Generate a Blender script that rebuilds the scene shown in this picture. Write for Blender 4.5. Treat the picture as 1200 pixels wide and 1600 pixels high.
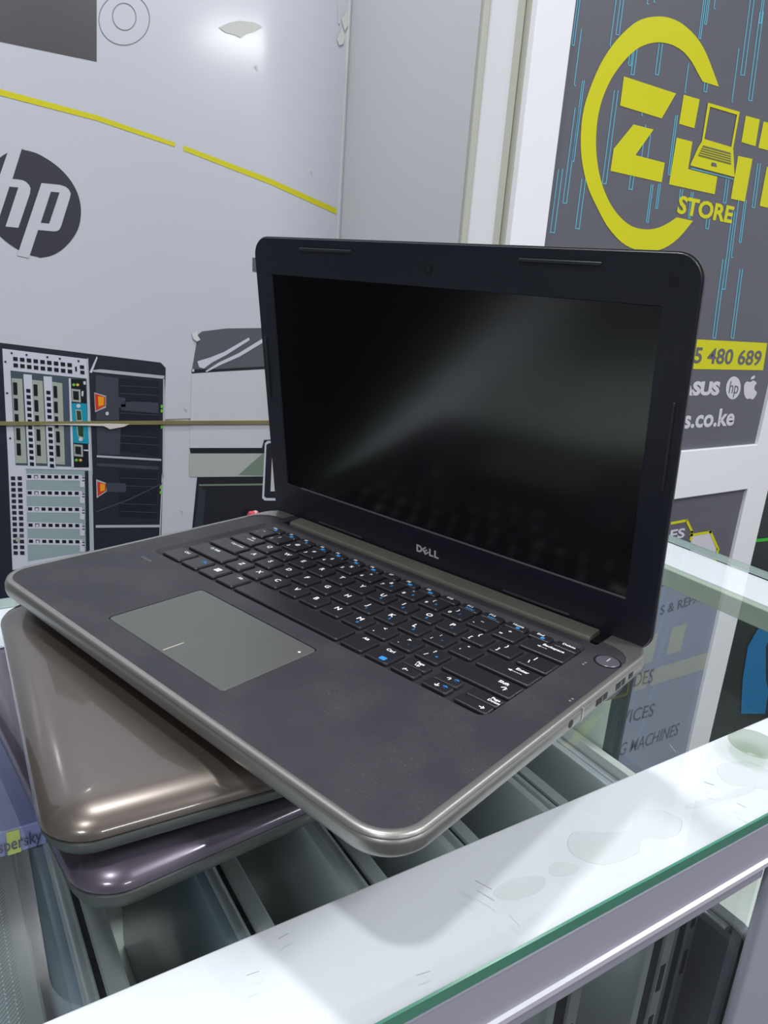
import bpy, bmesh, math, random
from mathutils import Vector, Matrix
random.seed(7)
R = math.radians
for o in list(bpy.data.objects): bpy.data.objects.remove(o)
scene = bpy.context.scene
COL = scene.collection

# ------------------------------------------------------------------ camera
GLASS = 0.95                 # height of the counter's glass top
DECK = GLASS + 0.072         # height of the open laptop's deck
FPX = 1170.592
RIGHT = Vector((0.528103, 0.846105, 0.0722))
DOWN = Vector((0.290128, -0.09987, -0.951762))
FWD = Vector((-0.798081, 0.523576, -0.298221))
CAM = Vector((0.333037, -0.08042, DECK + 0.193735))
cd = bpy.data.cameras.new('camera'); cam = bpy.data.objects.new('camera', cd); COL.objects.link(cam)
cam.matrix_world = Matrix(((RIGHT.x, -DOWN.x, -FWD.x, CAM.x), (RIGHT.y, -DOWN.y, -FWD.y, CAM.y), (RIGHT.z, -DOWN.z, -FWD.z, CAM.z), (0, 0, 0, 1)))
cd.sensor_fit = 'VERTICAL'; cd.sensor_height = 36; cd.sensor_width = 27; cd.lens = FPX * 36 / 1600
cd.clip_start = 0.01; cd.clip_end = 50
scene.camera = cam

# ------------------------------------------------------------------ light, exposure
scene.view_settings.view_transform = 'Standard'; scene.view_settings.look = 'None'
scene.view_settings.exposure = 0.0; scene.view_settings.gamma = 1; scene.view_settings.use_curve_mapping = False
w = bpy.data.worlds.new('world'); scene.world = w; w.use_nodes = True
w.node_tree.nodes['Background'].inputs[0].default_value = (0.80, 0.86, 1.0, 1); w.node_tree.nodes['Background'].inputs[1].default_value = 0.35
CEIL = 2.75
LAMPS = [  # x, y, size x, size y, watts
    (0.55, -0.55, 0.12, 0.12, 14), (-0.30, 0.10, 0.14, 0.14, 14), (1.2, 1.0, 0.6, 0.6, 32), (3.3, 2.15, 0.6, 0.6, 30),
    (0.55, 2.1, 0.6, 0.6, 16), (1.7, -1.4, 0.6, 0.6, 18), (3.3, 0.2, 0.6, 0.6, 18)]
for (x, y, sx, sy, e) in LAMPS:
    ld = bpy.data.lights.new('ceiling_lamp', 'AREA'); ld.shape = 'RECTANGLE'; ld.size = sx * .92; ld.size_y = sy * .92
    ld.energy = e; ld.color = (0.965, 0.985, 1.0)
    lo = bpy.data.objects.new('ceiling_lamp', ld); COL.objects.link(lo); lo.location = (x, y, CEIL - 0.034)

# ------------------------------------------------------------------ materials
def lin(c):
    c = c / 255.0
    return c / 12.92 if c <= 0.04045 else ((c + 0.055) / 1.055) ** 2.4
def rgb(r, g, b): return (lin(r), lin(g), lin(b), 1)
MC = {}
def mat(name, col, rough=0.5, metal=0.0, coat=0.0, coat_rough=0.05, spec=0.5, bump=0.0, bscale=300, vary=0.0, vscale=20, rvary=0.0, coords='Object'):
    if name in MC: return MC[name]
    m = bpy.data.materials.new(name); m.use_nodes = True; nt = m.node_tree; b = nt.nodes['Principled BSDF']
    b.inputs['Base Color'].default_value = rgb(*col); b.inputs['Roughness'].default_value = rough; b.inputs['Metallic'].default_value = metal
    b.inputs['Coat Weight'].default_value = coat; b.inputs['Coat Roughness'].default_value = coat_rough
    b.inputs['Specular IOR Level'].default_value = spec
    tc = nt.nodes.new('ShaderNodeTexCoord')
    if bump:
        n = nt.nodes.new('ShaderNodeTexNoise'); n.inputs['Scale'].default_value = bscale; n.inputs['Detail'].default_value = 4
        nt.links.new(tc.outputs[coords], n.inputs['Vector'])
        bp = nt.nodes.new('ShaderNodeBump'); bp.inputs['Strength'].default_value = bump; bp.inputs['Distance'].default_value = 0.0005
        nt.links.new(n.outputs['Fac'], bp.inputs['Height']); nt.links.new(bp.outputs['Normal'], b.inputs['Normal'])
    if vary or rvary:
        n = nt.nodes.new('ShaderNodeTexNoise'); n.inputs['Scale'].default_value = vscale; n.inputs['Detail'].default_value = 5
        nt.links.new(tc.outputs[coords], n.inputs['Vector'])
        if vary:
            mx = nt.nodes.new('ShaderNodeMix'); mx.data_type = 'RGBA'
            c = rgb(*col); mx.inputs['A'].default_value = tuple(v * (1 - vary) for v in c[:3]) + (1,); mx.inputs['B'].default_value = tuple(min(1, v * (1 + vary)) for v in c[:3]) + (1,)
            nt.links.new(n.outputs['Fac'], mx.inputs['Factor']); nt.links.new(mx.outputs['Result'], b.inputs['Base Color'])
        if rvary:
            mr = nt.nodes.new('ShaderNodeMapRange'); mr.inputs['To Min'].default_value = max(0, rough - rvary); mr.inputs['To Max'].default_value = min(1, rough + rvary)
            nt.links.new(n.outputs['Fac'], mr.inputs['Value']); nt.links.new(mr.outputs['Result'], b.inputs['Roughness'])
    MC[name] = m; return m
def glass_mat(name, tint, gloss_col=(1, 1, 1), ior=1.5, rough=0.0):
    if name in MC: return MC[name]
    m = bpy.data.materials.new(name); m.use_nodes = True; nt = m.node_tree; nt.nodes.clear()
    out = nt.nodes.new('ShaderNodeOutputMaterial'); mx = nt.nodes.new('ShaderNodeMixShader')
    tr = nt.nodes.new('ShaderNodeBsdfTransparent'); tr.inputs[0].default_value = tint + (1,)
    gl = nt.nodes.new('ShaderNodeBsdfGlossy'); gl.inputs['Color'].default_value = gloss_col + (1,); gl.inputs['Roughness'].default_value = rough
    fr = nt.nodes.new('ShaderNodeFresnel'); fr.inputs['IOR'].default_value = ior
    ge = nt.nodes.new('ShaderNodeNewGeometry'); inv = nt.nodes.new('ShaderNodeMath'); inv.operation = 'SUBTRACT'; inv.inputs[0].default_value = 1.0
    mu = nt.nodes.new('ShaderNodeMath'); mu.operation = 'MULTIPLY'; nt.links.new(ge.outputs['Backfacing'], inv.inputs[1])
    nt.links.new(fr.outputs[0], mu.inputs[0]); nt.links.new(inv.outputs[0], mu.inputs[1]); nt.links.new(mu.outputs[0], mx.inputs[0]); nt.links.new(tr.outputs[0], mx.inputs[1]); nt.links.new(gl.outputs[0], mx.inputs[2])
    nt.links.new(mx.outputs[0], out.inputs[0]); MC[name] = m; return m
def dusty_mat():
    m = mat('laptop_deck_rubber', (66, 66, 72), rough=0.55, spec=0.35, bump=0.25, bscale=2500)
    nt = m.node_tree; b = nt.nodes['Principled BSDF']; tc = nt.nodes.new('ShaderNodeTexCoord')
    n1 = nt.nodes.new('ShaderNodeTexNoise'); n1.inputs['Scale'].default_value = 900; n1.inputs['Detail'].default_value = 3
    n2 = nt.nodes.new('ShaderNodeTexNoise'); n2.inputs['Scale'].default_value = 26; n2.inputs['Detail'].default_value = 4
    for n in (n1, n2): nt.links.new(tc.outputs['Object'], n.inputs['Vector'])
    r1 = nt.nodes.new('ShaderNodeMapRange'); r1.inputs['From Min'].default_value = 0.60; r1.inputs['From Max'].default_value = 0.78
    r2 = nt.nodes.new('ShaderNodeMapRange'); r2.inputs['From Min'].default_value = 0.42; r2.inputs['From Max'].default_value = 0.72
    nt.links.new(n1.outputs['Fac'], r1.inputs['Value']); nt.links.new(n2.outputs['Fac'], r2.inputs['Value'])
    mu = nt.nodes.new('ShaderNodeMath'); mu.operation = 'MULTIPLY'; nt.links.new(r1.outputs[0], mu.inputs[0]); nt.links.new(r2.outputs[0], mu.inputs[1])
    ad = nt.nodes.new('ShaderNodeMath'); ad.operation = 'MULTIPLY_ADD'; nt.links.new(r2.outputs[0], ad.inputs[0]); ad.inputs[1].default_value = 0.10; nt.links.new(mu.outputs[0], ad.inputs[2])
    mx = nt.nodes.new('ShaderNodeMix'); mx.data_type = 'RGBA'; mx.inputs['A'].default_value = rgb(51, 51, 57); mx.inputs['B'].default_value = rgb(112, 111, 114)
    nt.links.new(ad.outputs[0], mx.inputs['Factor']); nt.links.new(mx.outputs['Result'], b.inputs['Base Color'])
    return m

M_DECK = dusty_mat()
M_RIM = mat('laptop_rim_metal', (152, 151, 147), 0.36, 0.7)
M_HINGE = mat('laptop_hinge_metal', (160, 156, 146), 0.4, 0.7)
M_TRAY = mat('keyboard_tray_plastic', (38, 38, 42), 0.5)
M_KEY = mat('key_plastic', (36, 36, 42), 0.36, bump=0.15, bscale=3000)
M_LEG = mat('legend_white', (240, 240, 238), 0.6)
M_BLUE = mat('legend_blue', (40, 140, 215), 0.6)
M_PAD = mat('touchpad_surface', (86, 87, 85), 0.42)
M_PADLINE = mat('touchpad_line', (190, 188, 165), 0.6)
M_BLACK = mat('black_plastic', (14, 14, 17), 0.5)
M_BEZEL = mat('bezel_plastic', (31, 33, 46), 0.42, spec=0.5, bump=0.1, bscale=2500)
M_LIDBACK = mat('lid_back_plastic', (60, 60, 62), 0.5)
M_SCREEN = mat('display_panel', (5, 6, 7), 0.17, spec=1.0)
M_RUBBER = mat('bumper_rubber', (48, 51, 56), 0.42)
M_LOGO = mat('logo_grey', (205, 205, 216), 0.4)
M_LENS = mat('lens_glass', (8, 8, 12), 0.1)
M_LATI = mat('deck_print_grey', (130, 130, 134), 0.6)
M_BRONZE = mat('bronze_gloss_lid', (106, 97, 91), 0.30, 0.55, coat=1.0, coat_rough=0.04, vary=0.06, vscale=8)
M_PURPLE = mat('bronze_lid_purple_reflection', (98, 90, 104), 0.30, 0.55, coat=1.0, coat_rough=0.06, vary=0.06, vscale=8)  # same bronze lid, its purple reflection painted into the base colour
M_SHELL = mat('dark_shell_plastic', (66, 70, 68), 0.42)
M_WHITE = mat('white_profile_paint', (230, 230, 238), 0.35)
M_FRAME = mat('lavender_grey_profile', (176, 174, 190), 0.4, 0.1)
M_GEDGE = mat('green_glass_edge', (80, 142, 120), 0.15, coat=0.5)
M_GLASS = glass_mat('clear_glass', (0.982, 0.992, 0.988))
M_PANE = glass_mat('pane_glass', (0.98, 0.99, 0.985))
M_ENDP = mat('greenish_back_panel', (200, 216, 205), 0.3)
M_ALU = mat('aluminium_rail', (190, 196, 194), 0.35, 0.5)
M_SHELF = mat('shelf_laminate', (205, 212, 206), 0.4)
M_RESI = glass_mat('dry_glue_film', (0.955, 0.965, 0.945), (0.8, 0.85, 0.8), 1.35, 0.5)
M_SCR = mat('scuff_grey', (150, 152, 158), 0.7)

# ------------------------------------------------------------------ object helpers
def tag(o, label, cat, group=None):
    o['label'] = label; o['category'] = cat
    if group: o['group'] = group
    return o
def struct(o): o['kind'] = 'structure'; return o
def thing(name, label, cat, loc=(0, 0, 0), rz=0.0, group=None):
    o = bpy.data.objects.new(name, None); COL.objects.link(o); o.empty_display_size = 0.05
    o.location = loc; o.rotation_euler = (0, 0, rz)
    return tag(o, label, cat, group)
def obj(name, bm, mats, parent=None, smooth=False, bevel=0.0, label=None):
    me = bpy.data.meshes.new(name); bmesh.ops.recalc_face_normals(bm, faces=bm.faces); bm.to_mesh(me); bm.free()
    for m in (mats if isinstance(mats, (list, tuple)) else [mats]): me.materials.append(m)
    if smooth:
        me.polygons.foreach_set('use_smooth', [True] * len(me.polygons))
        me.set_sharp_from_angle(angle=R(38))
    o = bpy.data.objects.new(name, me); COL.objects.link(o)
    if parent is not None: o.parent = parent
    if bevel:
        bv = o.modifiers.new('bevel', 'BEVEL'); bv.width = bevel; bv.segments = 2; bv.limit_method = 'ANGLE'
    if label: o['label'] = label
    return o
def B(): return bmesh.new()
def box(bm, x0, x1, y0, y1, z0, z1, mi=0):
    v = [bm.verts.new(p) for p in ((x0, y0, z0), (x1, y0, z0), (x1, y1, z0), (x0, y1, z0), (x0, y0, z1), (x1, y0, z1), (x1, y1, z1), (x0, y1, z1))]
    for f in ((0, 3, 2, 1), (4, 5, 6, 7), (0, 1, 5, 4), (1, 2, 6, 5), (2, 3, 7, 6), (3, 0, 4, 7)):
        bm.faces.new([v[i] for i in f]).material_index = mi
    return v
def rrect(x0, x1, y0, y1, r, n=6):
    r = max(1e-5, min(r, (x1 - x0) / 2 - 1e-6, (y1 - y0) / 2 - 1e-6)); pts = []
    for cx, cy, a0 in ((x1 - r, y1 - r, 0), (x0 + r, y1 - r, 90), (x0 + r, y0 + r, 180), (x1 - r, y0 + r, 270)):
        for k in range(n + 1):
            a = R(a0 + 90 * k / n); pts.append((cx + r * math.cos(a), cy + r * math.sin(a)))
    return pts
def rings(bm, loops, cap0=True, cap1=True, mi=0, mis=None, T=None):
    """loops: list of lists of 3D points, same length; skins them"""
    T = T or (lambda p: p)
    vs = [[bm.verts.new(T(p)) for p in L] for L in loops]; n = len(loops[0])
    for i in range(len(vs) - 1):
        for k in range(n):
            f = bm.faces.new((vs[i][k], vs[i][(k + 1) % n], vs[i + 1][(k + 1) % n], vs[i + 1][k])); f.material_index = mis[i] if mis else mi
    if cap0: bm.faces.new(list(reversed(vs[0]))).material_index = mis[0] if mis else mi
    if cap1: bm.faces.new(vs[-1]).material_index = mis[-1] if mis else mi
    return vs
def slab(bm, x0, x1, y0, y1, r, prof, n=6, mi=0, T=None, cap0=True, cap1=True, mis=None):
    """rounded rectangle lofted through (inset, z) steps"""
    return rings(bm, [[(px, py, z) for px, py in rrect(x0 + i, x1 - i, y0 + i, y1 - i, max(r - i, .0002), n)] for i, z in prof], cap0, cap1, mi, mis, T)
def disc(bm, cx, cy, z0, z1, r, n=24, mi=0, inset=0.0, T=None):
    c = lambda rr, z: [(cx + rr * math.cos(2 * math.pi * k / n), cy + rr * math.sin(2 * math.pi * k / n), z) for k in range(n)]
    L = [c(r, z0), c(r, z1 - inset), c(r - inset, z1)] if inset else [c(r, z0), c(r, z1)]
    rings(bm, L, mi=mi, T=T)
TXT = {}
def text_tris(s, bold=0.0):
    """outline of a word as triangles, width and height normalised to the letters' own box (baseline 0, cap height 1)"""
    k = (s, bold)
    if k in TXT: return TXT[k]
    def mesh_of(t):
        c = bpy.data.curves.new('t', 'FONT'); c.body = t; c.size = 1; c.resolution_u = 3; c.offset = bold
        o = bpy.data.objects.new('t', c); COL.objects.link(o)
        bpy.context.view_layer.update(); dg = bpy.context.evaluated_depsgraph_get()
        me = bpy.data.meshes.new_from_object(o.evaluated_get(dg))
        V = [tuple(v.co) for v in me.vertices]; F = [tuple(p.vertices) for p in me.polygons]
        bpy.data.objects.remove(o); bpy.data.curves.remove(c); bpy.data.meshes.remove(me)
        return V, F
    cap = 0.729
    V, F = mesh_of(s)
    x0 = min(v[0] for v in V); x1 = max(v[0] for v in V)
    TXT[k] = ([((v[0] - x0) / (x1 - x0), v[1] / cap) for v in V], F, (x1 - x0) / cap)
    return TXT[k]
def put_text(bm, s, A, Bv, U, mi=0, bold=0.0):
    """baseline from A to Bv, cap line at U above A"""
    V, F, asp = text_tris(s, bold); A = Vector(A); X = Vector(Bv) - A; Y = Vector(U) - A
    vs = [bm.verts.new(A + X * u + Y * v) for u, v in V]
    for f in F:
        try: bm.faces.new([vs[i] for i in f]).material_index = mi
        except ValueError: pass
def text_at(bm, s, x, y, z, h, mi=0, bold=0.0, center=False, wscale=1.0, maxw=None, X=(1, 0, 0), Y=(0, 1, 0), O=(0, 0, 0)):
    asp = text_tris(s, bold)[2]; wd = asp * h * wscale
    if maxw and wd > maxw: wd = maxw
    if center: x -= wd / 2
    X = Vector(X); Y = Vector(Y); N = X.cross(Y); O = Vector(O)
    P = lambda a, b: O + X * a + Y * b + N * z
    put_text(bm, s, P(x, y), P(x + wd, y), P(x, y + h), mi, bold)

# a flat wall surface: reads a place on it from where it is seen in the photograph
class Plane:
    def __init__(s, axis, value, sign=1): s.a = axis; s.v = value; s.s = sign
    def __call__(s, px, py, lift=0.0):
        d = RIGHT * ((px - 600) / FPX) + DOWN * ((py - 800) / FPX) + FWD
        v = s.v
        t = (v - CAM[s.a]) / d[s.a]; P = CAM + d * t; P[s.a] += lift * s.s
        return P
def poly(bm, pl, pts, lift=0.0005, mi=0):
    vs = [bm.verts.new(pl(x, y, lift)) for x, y in pts]
    f = bm.faces.new(vs); f.material_index = mi
    return f
def ring_poly(bm, pl, outer, inner, lift, mi=0, closed=True):
    o = [bm.verts.new(pl(x, y, lift)) for x, y in outer]; i = [bm.verts.new(pl(x, y, lift)) for x, y in inner]; n = len(o)
    for k in range(n if closed else n - 1): bm.faces.new((o[k], o[(k + 1) % n], i[(k + 1) % n], i[k])).material_index = mi
def smooth_pts(P, n=4, closed=False):
    out = []; N = len(P)
    for i in range(N if closed else N - 1):
        g = lambda k: P[k % N] if closed else P[max(0, min(N - 1, k))]
        a, b, c, d = g(i - 1), g(i), g(i + 1), g(i + 2)
        for k in range(n):
            t = k / n
            out.append(tuple(0.5 * (2 * b[j] + (c[j] - a[j]) * t + (2 * a[j] - 5 * b[j] + 4 * c[j] - d[j]) * t * t + (3 * b[j] - a[j] - 3 * c[j] + d[j]) * t ** 3) for j in (0, 1)))
    if not closed: out.append(P[-1])
    return out
def ell(cx, cy, rx, ry, n=28, tilt=0.0):
    return [(cx + rx * math.cos(a) * math.cos(tilt) - ry * math.sin(a) * math.sin(tilt), cy + rx * math.cos(a) * math.sin(tilt) + ry * math.sin(a) * math.cos(tilt)) for a in [2 * math.pi * k / n for k in range(n)]]
def fill_poly(bm, pl, pts, lift, mi=0):
    """concave outline, triangulated"""
    vs = [bm.verts.new(pl(x, y, lift)) for x, y in pts]
    es = [bm.edges.new((vs[i], vs[(i + 1) % len(vs)])) for i in range(len(vs))]
    for g in bmesh.ops.triangle_fill(bm, edges=es, use_beauty=True)['geom']:
        if isinstance(g, bmesh.types.BMFace): g.material_index = mi

# ------------------------------------------------------------------ the room
M_WALL = mat('wall_paint', (216, 217, 221), 0.6, bump=0.05, bscale=60, vary=0.03, vscale=2)
M_BEIGE = mat('pillar_paint', (184, 185, 172), 0.5)
M_CEIL = mat('ceiling_paint', (225, 226, 228), 0.8)
M_FLOOR = mat('floor_tile', (62, 62, 66), 0.3, vary=0.15, vscale=3)
XW, YB = -1.0, 0.646
def sbox(name, *a, m=M_WALL):
    b = B(); box(b, *a); return struct(obj(name, b, m))
sbox('floor', -1.2, 4.6, -2.7, 3.6, -0.1, 0, m=M_FLOOR)
sbox('ceiling', -1.2, 4.6, -2.7, 3.6, CEIL, CEIL + 0.1, m=M_CEIL)
sbox('wall_left', -1.2, XW, -2.6, YB, 0, CEIL)
sbox('wall_back', -1.2, -0.62, YB, YB + 0.06, 0, CEIL, m=M_WALL)
sbox('wall_rear', -1.2, 4.6, 3.5, 3.6, 0, CEIL)
M_DIM = mat('wall_grey_paint', (132, 132, 136), 0.6)
sbox('wall_right', 4.5, 4.6, -2.6, 3.5, 0, CEIL, m=M_DIM)
sbox('wall_front', -1.2, 4.6, -2.7, -2.6, 0, CEIL, m=M_DIM)
sbox('dark_reflection_panel', XW, XW + .03, -2.55, -0.66, 0.02, 2.1, m=mat('dark_panel_paint', (34, 34, 38), .5))  # unseen dark panel, added to darken what the laptop screen reflects
S6 = Plane(0, -0.62); SD = Plane(0, -0.60)
yB = S6(800, 200).y; yA0 = S6(737, 200).y; yC = SD(818, 200).y; yD = SD(875, 200).y
sbox('trim_1', -0.70, -0.62, YB + 0.06, yB, 0, CEIL, m=M_BEIGE)
b = B(); box(b, -0.625, -0.616, YB - 0.003, YB + 0.010, 0, CEIL)
struct(obj('trim_2', b, M_BEIGE, bevel=0.003))
sbox('trim_3', -0.70, -0.612, yB + 0.002, yC, 0, CEIL, m=M_BEIGE)
# ceiling light fittings
M_LFR = mat('lamp_frame_white', (235, 235, 235), 0.4)
M_DIFF = mat('lamp_diffuser', (250, 250, 250), 0.5)
wh = ['over the near end of the counter', 'over the seller side of the counter', 'above the shop floor, nearest the sign', 'in the far right of the ceiling', 'beyond the far end of the counter', 'over the customer side near the shop front', 'near the right wall']
for (x, y, sx, sy, e), ww in zip(LAMPS, wh):
    t = thing('ceiling_light', 'square white flat ceiling light ' + ww, 'ceiling light', (x, y, CEIL), group='flat ceiling lights')
    b = B(); slab(b, -sx / 2, sx / 2, -sy / 2, sy / 2, .01, [(0, 0), (0, -.03), (.02, -.03), (.02, -.02)], n=2, cap1=False); obj('frame', b, M_LFR, t)
    b = B(); box(b, -sx / 2 + .02, sx / 2 - .02, -sy / 2 + .02, sy / 2 - .02, -.026, -.02); obj('diffuser', b, M_DIFF, t)

# ------------------------------------------------------------------ left wall mural
W = Plane(0, XW)
YMIN = -0.62
zs = W(200, 658).z
mural = thing('wall_mural', 'glossy grey printed panel wall with round logo, yellow stripes, server and printer pictures', 'wall panel', (XW, 0, GLASS))
MI = Matrix.Translation(-mural.location)
def on(parent, name, bm, mats, **k):
    bmesh.ops.transform(bm, matrix=Matrix.Translation(-parent.location), verts=bm.verts); return obj(name, bm, mats, parent, **k)
M_BOARD = mat('mural_laminate', (200, 203, 212), 0.26, coat=0.7, coat_rough=0.12, bump=0.03, bscale=4, vary=0.02, vscale=3)
b = B(); box(b, XW, XW + .004, YMIN, YB - .002, zs + .002, CEIL - .02); on(mural, 'panel_board', b, M_BOARD)
b = B(); box(b, XW, XW + .004, YMIN, YB - .002, 0.1, zs - .002); on(mural, 'panel_board', b, M_BOARD)
L0 = 0.0046
P1, P2 = mat('print_charcoal', (58, 58, 68), 0.3, coat=.5, coat_rough=.15), mat('print_yellow', (212, 204, 10), 0.35, coat=.4)
# screen picture, rings, stripes
b = B(); poly(b, W, [(-140, -60), (150, -60), (150, 97), (-140, 37)], L0); on(mural, 'dark_screen_print', b, mat('print_brown_grey', (78, 74, 78), .3, coat=.5, coat_rough=.15))
b = B(); ring_poly(b, W, ell(193, 31, 40, 41, 40, .3), ell(193, 31, 38.8, 39.8, 40, .3), L0); ring_poly(b, W, ell(193, 27, 18.8, 21.8, 32, -.2), ell(193, 27, 17.6, 20.6, 32, -.2), L0)
on(mural, 'ring_print', b, mat('print_line_grey', (120, 124, 134), .4))
b = B(); poly(b, W, [(-140, 100), (0, 140), (150, 180.5), (272, 223), (272, 230), (150, 189), (0, 150), (-140, 110)], L0); on(mural, 'yellow_stripe', b, P2)
b = B(); poly(b, W, [(285, 227.5), (420, 279), (524, 326), (524, 335), (420, 288), (285, 235.5)], L0); on(mural, 'yellow_stripe', b, P2)
# round emblem: crop numbers /7.5, +220
E_ = lambda L: [(x / 7.5, 220 + y / 7.5) for x, y in L]
rt = [(250, 103), (400, 140), (520, 200), (640, 280), (740, 370), (830, 480), (900, 610), (935, 740), (942, 850), (925, 980), (880, 1090), (800, 1200), (700, 1290), (580, 1350), (450, 1370)]
lf = [(720 - x, 1470 - y) for x, y in rt]
b = B(); fill_poly(b, W, smooth_pts(E_(rt + lf), 3, True), L0, 0)
fill_poly(b, W, E_([(112, 60), (262, 60), (140, 450), (200, 455), (260, 465), (300, 485), (335, 520), (352, 560), (345, 620), (210, 1020), (60, 1005), (210, 548), (105, 540), (-40, 985), (-200, 970)]), L0 + .0004, 1)
fill_poly(b, W, E_([(480, 497), (700, 520), (760, 540), (800, 572), (822, 620), (812, 670), (710, 1000), (690, 1040), (660, 1058), (620, 1062), (440, 1045), (333, 1373), (196, 1344)]), L0 + .0004, 1)
poly(b, W, E_([(590, 598), (690, 608), (570, 968), (472, 960)]), L0 + .0008, 0)
on(mural, 'round_emblem', b, [P1, M_BOARD])
# server picture
SM = [mat('print_navy', (36, 39, 52), .3, coat=.4, coat_rough=.15), mat('print_lilac_white', (205, 207, 220), .35), mat('print_slate', (70, 84, 96), .35), mat('print_beige_grey', (165, 172, 162), .35),
      mat('print_near_black', (20, 26, 32), .35), mat('print_cyan', (20, 150, 175), .35), mat('print_teal_grey', (148, 168, 170), .35), mat('print_red', (205, 60, 30), .35), mat('print_orange', (240, 160, 30), .35),
      mat('print_green', (110, 195, 60), .35), mat('print_grey', (64, 68, 80), .35), mat('print_dim', (27, 28, 44), .35), mat('print_amber', (220, 180, 100), .35), mat('print_dark_green', (40, 70, 50), .35), mat('print_pale_edge', (178, 184, 188), .35)]
NAV, WHT, SLA, BEI, BLK, CYA, TEA, RED, ORA, GRN, GRY, DIM, AMB, DGR, PED = range(15)
b = B()
def q(pts, mi, l, f=1.0, ox=0, oy=0): poly(b, W, [(ox + x / f, oy + y / f) for x, y in pts], L0 + l * .00035, mi)
A = dict(f=8, ox=0, oy=530); Bc = dict(f=8, ox=120, oy=540); Cc = dict(f=6, ox=0, oy=700)
def rect(x0, y0, x1, y1, mi, l, sx=0.04, sy=0.10, **k):   # a small rectangle sheared with the print's perspective
    q([(x0, y0), (x1, y0 + (x1 - x0) * sy), (x1 + (y1 - y0) * sx, y1 + (x1 - x0) * sy), (x0 + (y1 - y0) * sx, y1)], mi, l, **k)
q([(-160, 512), (0, 535), (250, 566), (256.5, 573), (252, 760), (247, 935), (-160, 945)], NAV, 0)
q([(256.5, 573), (257.6, 574), (253, 760), (248, 935), (246.8, 935), (252, 760)], BLK, 1)
q([(3, 544), (135.6, 560.5), (141, 700), (143.5, 872), (19, 889), (12, 720)], WHT, 1)
q([(125, 385), (1075, 485), (1105, 1590), (190, 1565)], SLA, 2, **A)
for pts in ([(140, 480), (270, 490), (330, 1540), (190, 1540)], [(395, 500), (525, 515), (578, 1545), (445, 1540)], [(645, 525), (770, 545), (805, 1560), (690, 1550)]): q(pts, BEI, 3, **A)
for pts in ([(155, 530, 208, 685), (165, 730, 216, 880), (175, 925, 224, 1030), (195, 1100, 246, 1250), (200, 1290, 252, 1440)], [(410, 555, 460, 700), (420, 750, 470, 895), (430, 940, 478, 1075), (447, 1115, 495, 1260), (450, 1305, 500, 1445)], [(658, 575, 705, 725), (665, 770, 712, 912), (675, 955, 718, 1100), (690, 1140, 738, 1280), (692, 1315, 740, 1455)]):
    for r_ in pts: rect(*r_, BLK, 4, **A)
for (x0, y0, x1, y1, hx, hy) in ((285, 430, 345, 1590, 320, 612), (535, 455, 590, 1590, 570, 634)):
    q([(x0, y0), (x0 + 105, y0 + 8), (x1 + 98, y1), (x1, y1)], WHT, 4, **A)
    for k in range(13): rect(hx + 3.8 * k, hy + 76 * k, hx + 3.8 * k + 52, hy + 76 * k + 46, BLK, 5, **A)
for i in range(9):
    for j in range(2): rect(158 + 84.5 * i + 4 * j, 214 + 9.5 * i + 80 * j, 214 + 84.5 * i + 4 * j, 262 + 9.5 * i + 80 * j, BLK, 3, **A)
for x, y in ((990, 318), (995, 385)): rect(x, y, x + 52, y + 44, BLK, 3, **A)
rect(930, 335, 952, 395, BLK, 3, **A)
for x, y in ((140, 168), (325, 190), (585, 218), (740, 238), (973, 267), (62, 275), (83, 667), (122, 1230)): rect(x - 12, y - 12, x + 12, y + 10, BLK, 3, **A)
q([(850, 480), (875, 482), (915, 1592), (885, 1592)], WHT, 4, **A)
q([(875, 490), (1062, 495), (1098, 1592), (915, 1592)], BLK, 3, **A)
q([(883, 790), (1072, 797), (1104, 1298), (908, 1285)], CYA, 4, **A)
for x, y, w_, h_ in ((885, 612, 110, 160), (912, 1302, 112, 148)):
    rect(x, y, x + w_, y + h_, BEI, 4, **A); rect(x + 18, y + 26, x + w_ - 22, y + h_ - 26, BLK, 5, **A)
q([(930, 865), (1010, 880), (1020, 1020), (945, 1015)], BEI, 5, **A); q([(948, 882), (1000, 892), (1010, 1000), (955, 998)], DGR, 6, **A)
q([(945, 1080), (1035, 1080), (1038, 1225), (1000, 1240), (960, 1200)], BEI, 5, **A); q([(962, 1082), (1032, 1082), (1034, 1215), (972, 1195)], DGR, 6, **A)
for x, y, m_ in ((970, 825, WHT), (998, 1240, WHT), (912, 562, GRN), (960, 562, AMB), (945, 1500, GRN), (997, 1500, AMB)): q(ell(x, y, 20 if m_ != WHT else 27, 18 if m_ != WHT else 25, 10), m_, 6, **A)
q([(1030, 520), (1062, 520), (1060, 560), (1035, 560)], WHT, 5, **A); q([(1012, 640), (1035, 640), (1030, 710), (1008, 700)], WHT, 5, **A); q([(1035, 1370), (1095, 1370), (1095, 1390), (1040, 1385)], WHT, 5, **A)
q([(240, 178), (822, 190), (832, 960), (258, 1052)], TEA, 2, **Cc); q([(790, 208), (822, 208), (836, 950), (800, 965)], NAV, 3, **Cc)
q([(236, 170), (825, 182), (825, 200), (236, 186)], WHT, 4, **Cc)
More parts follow.
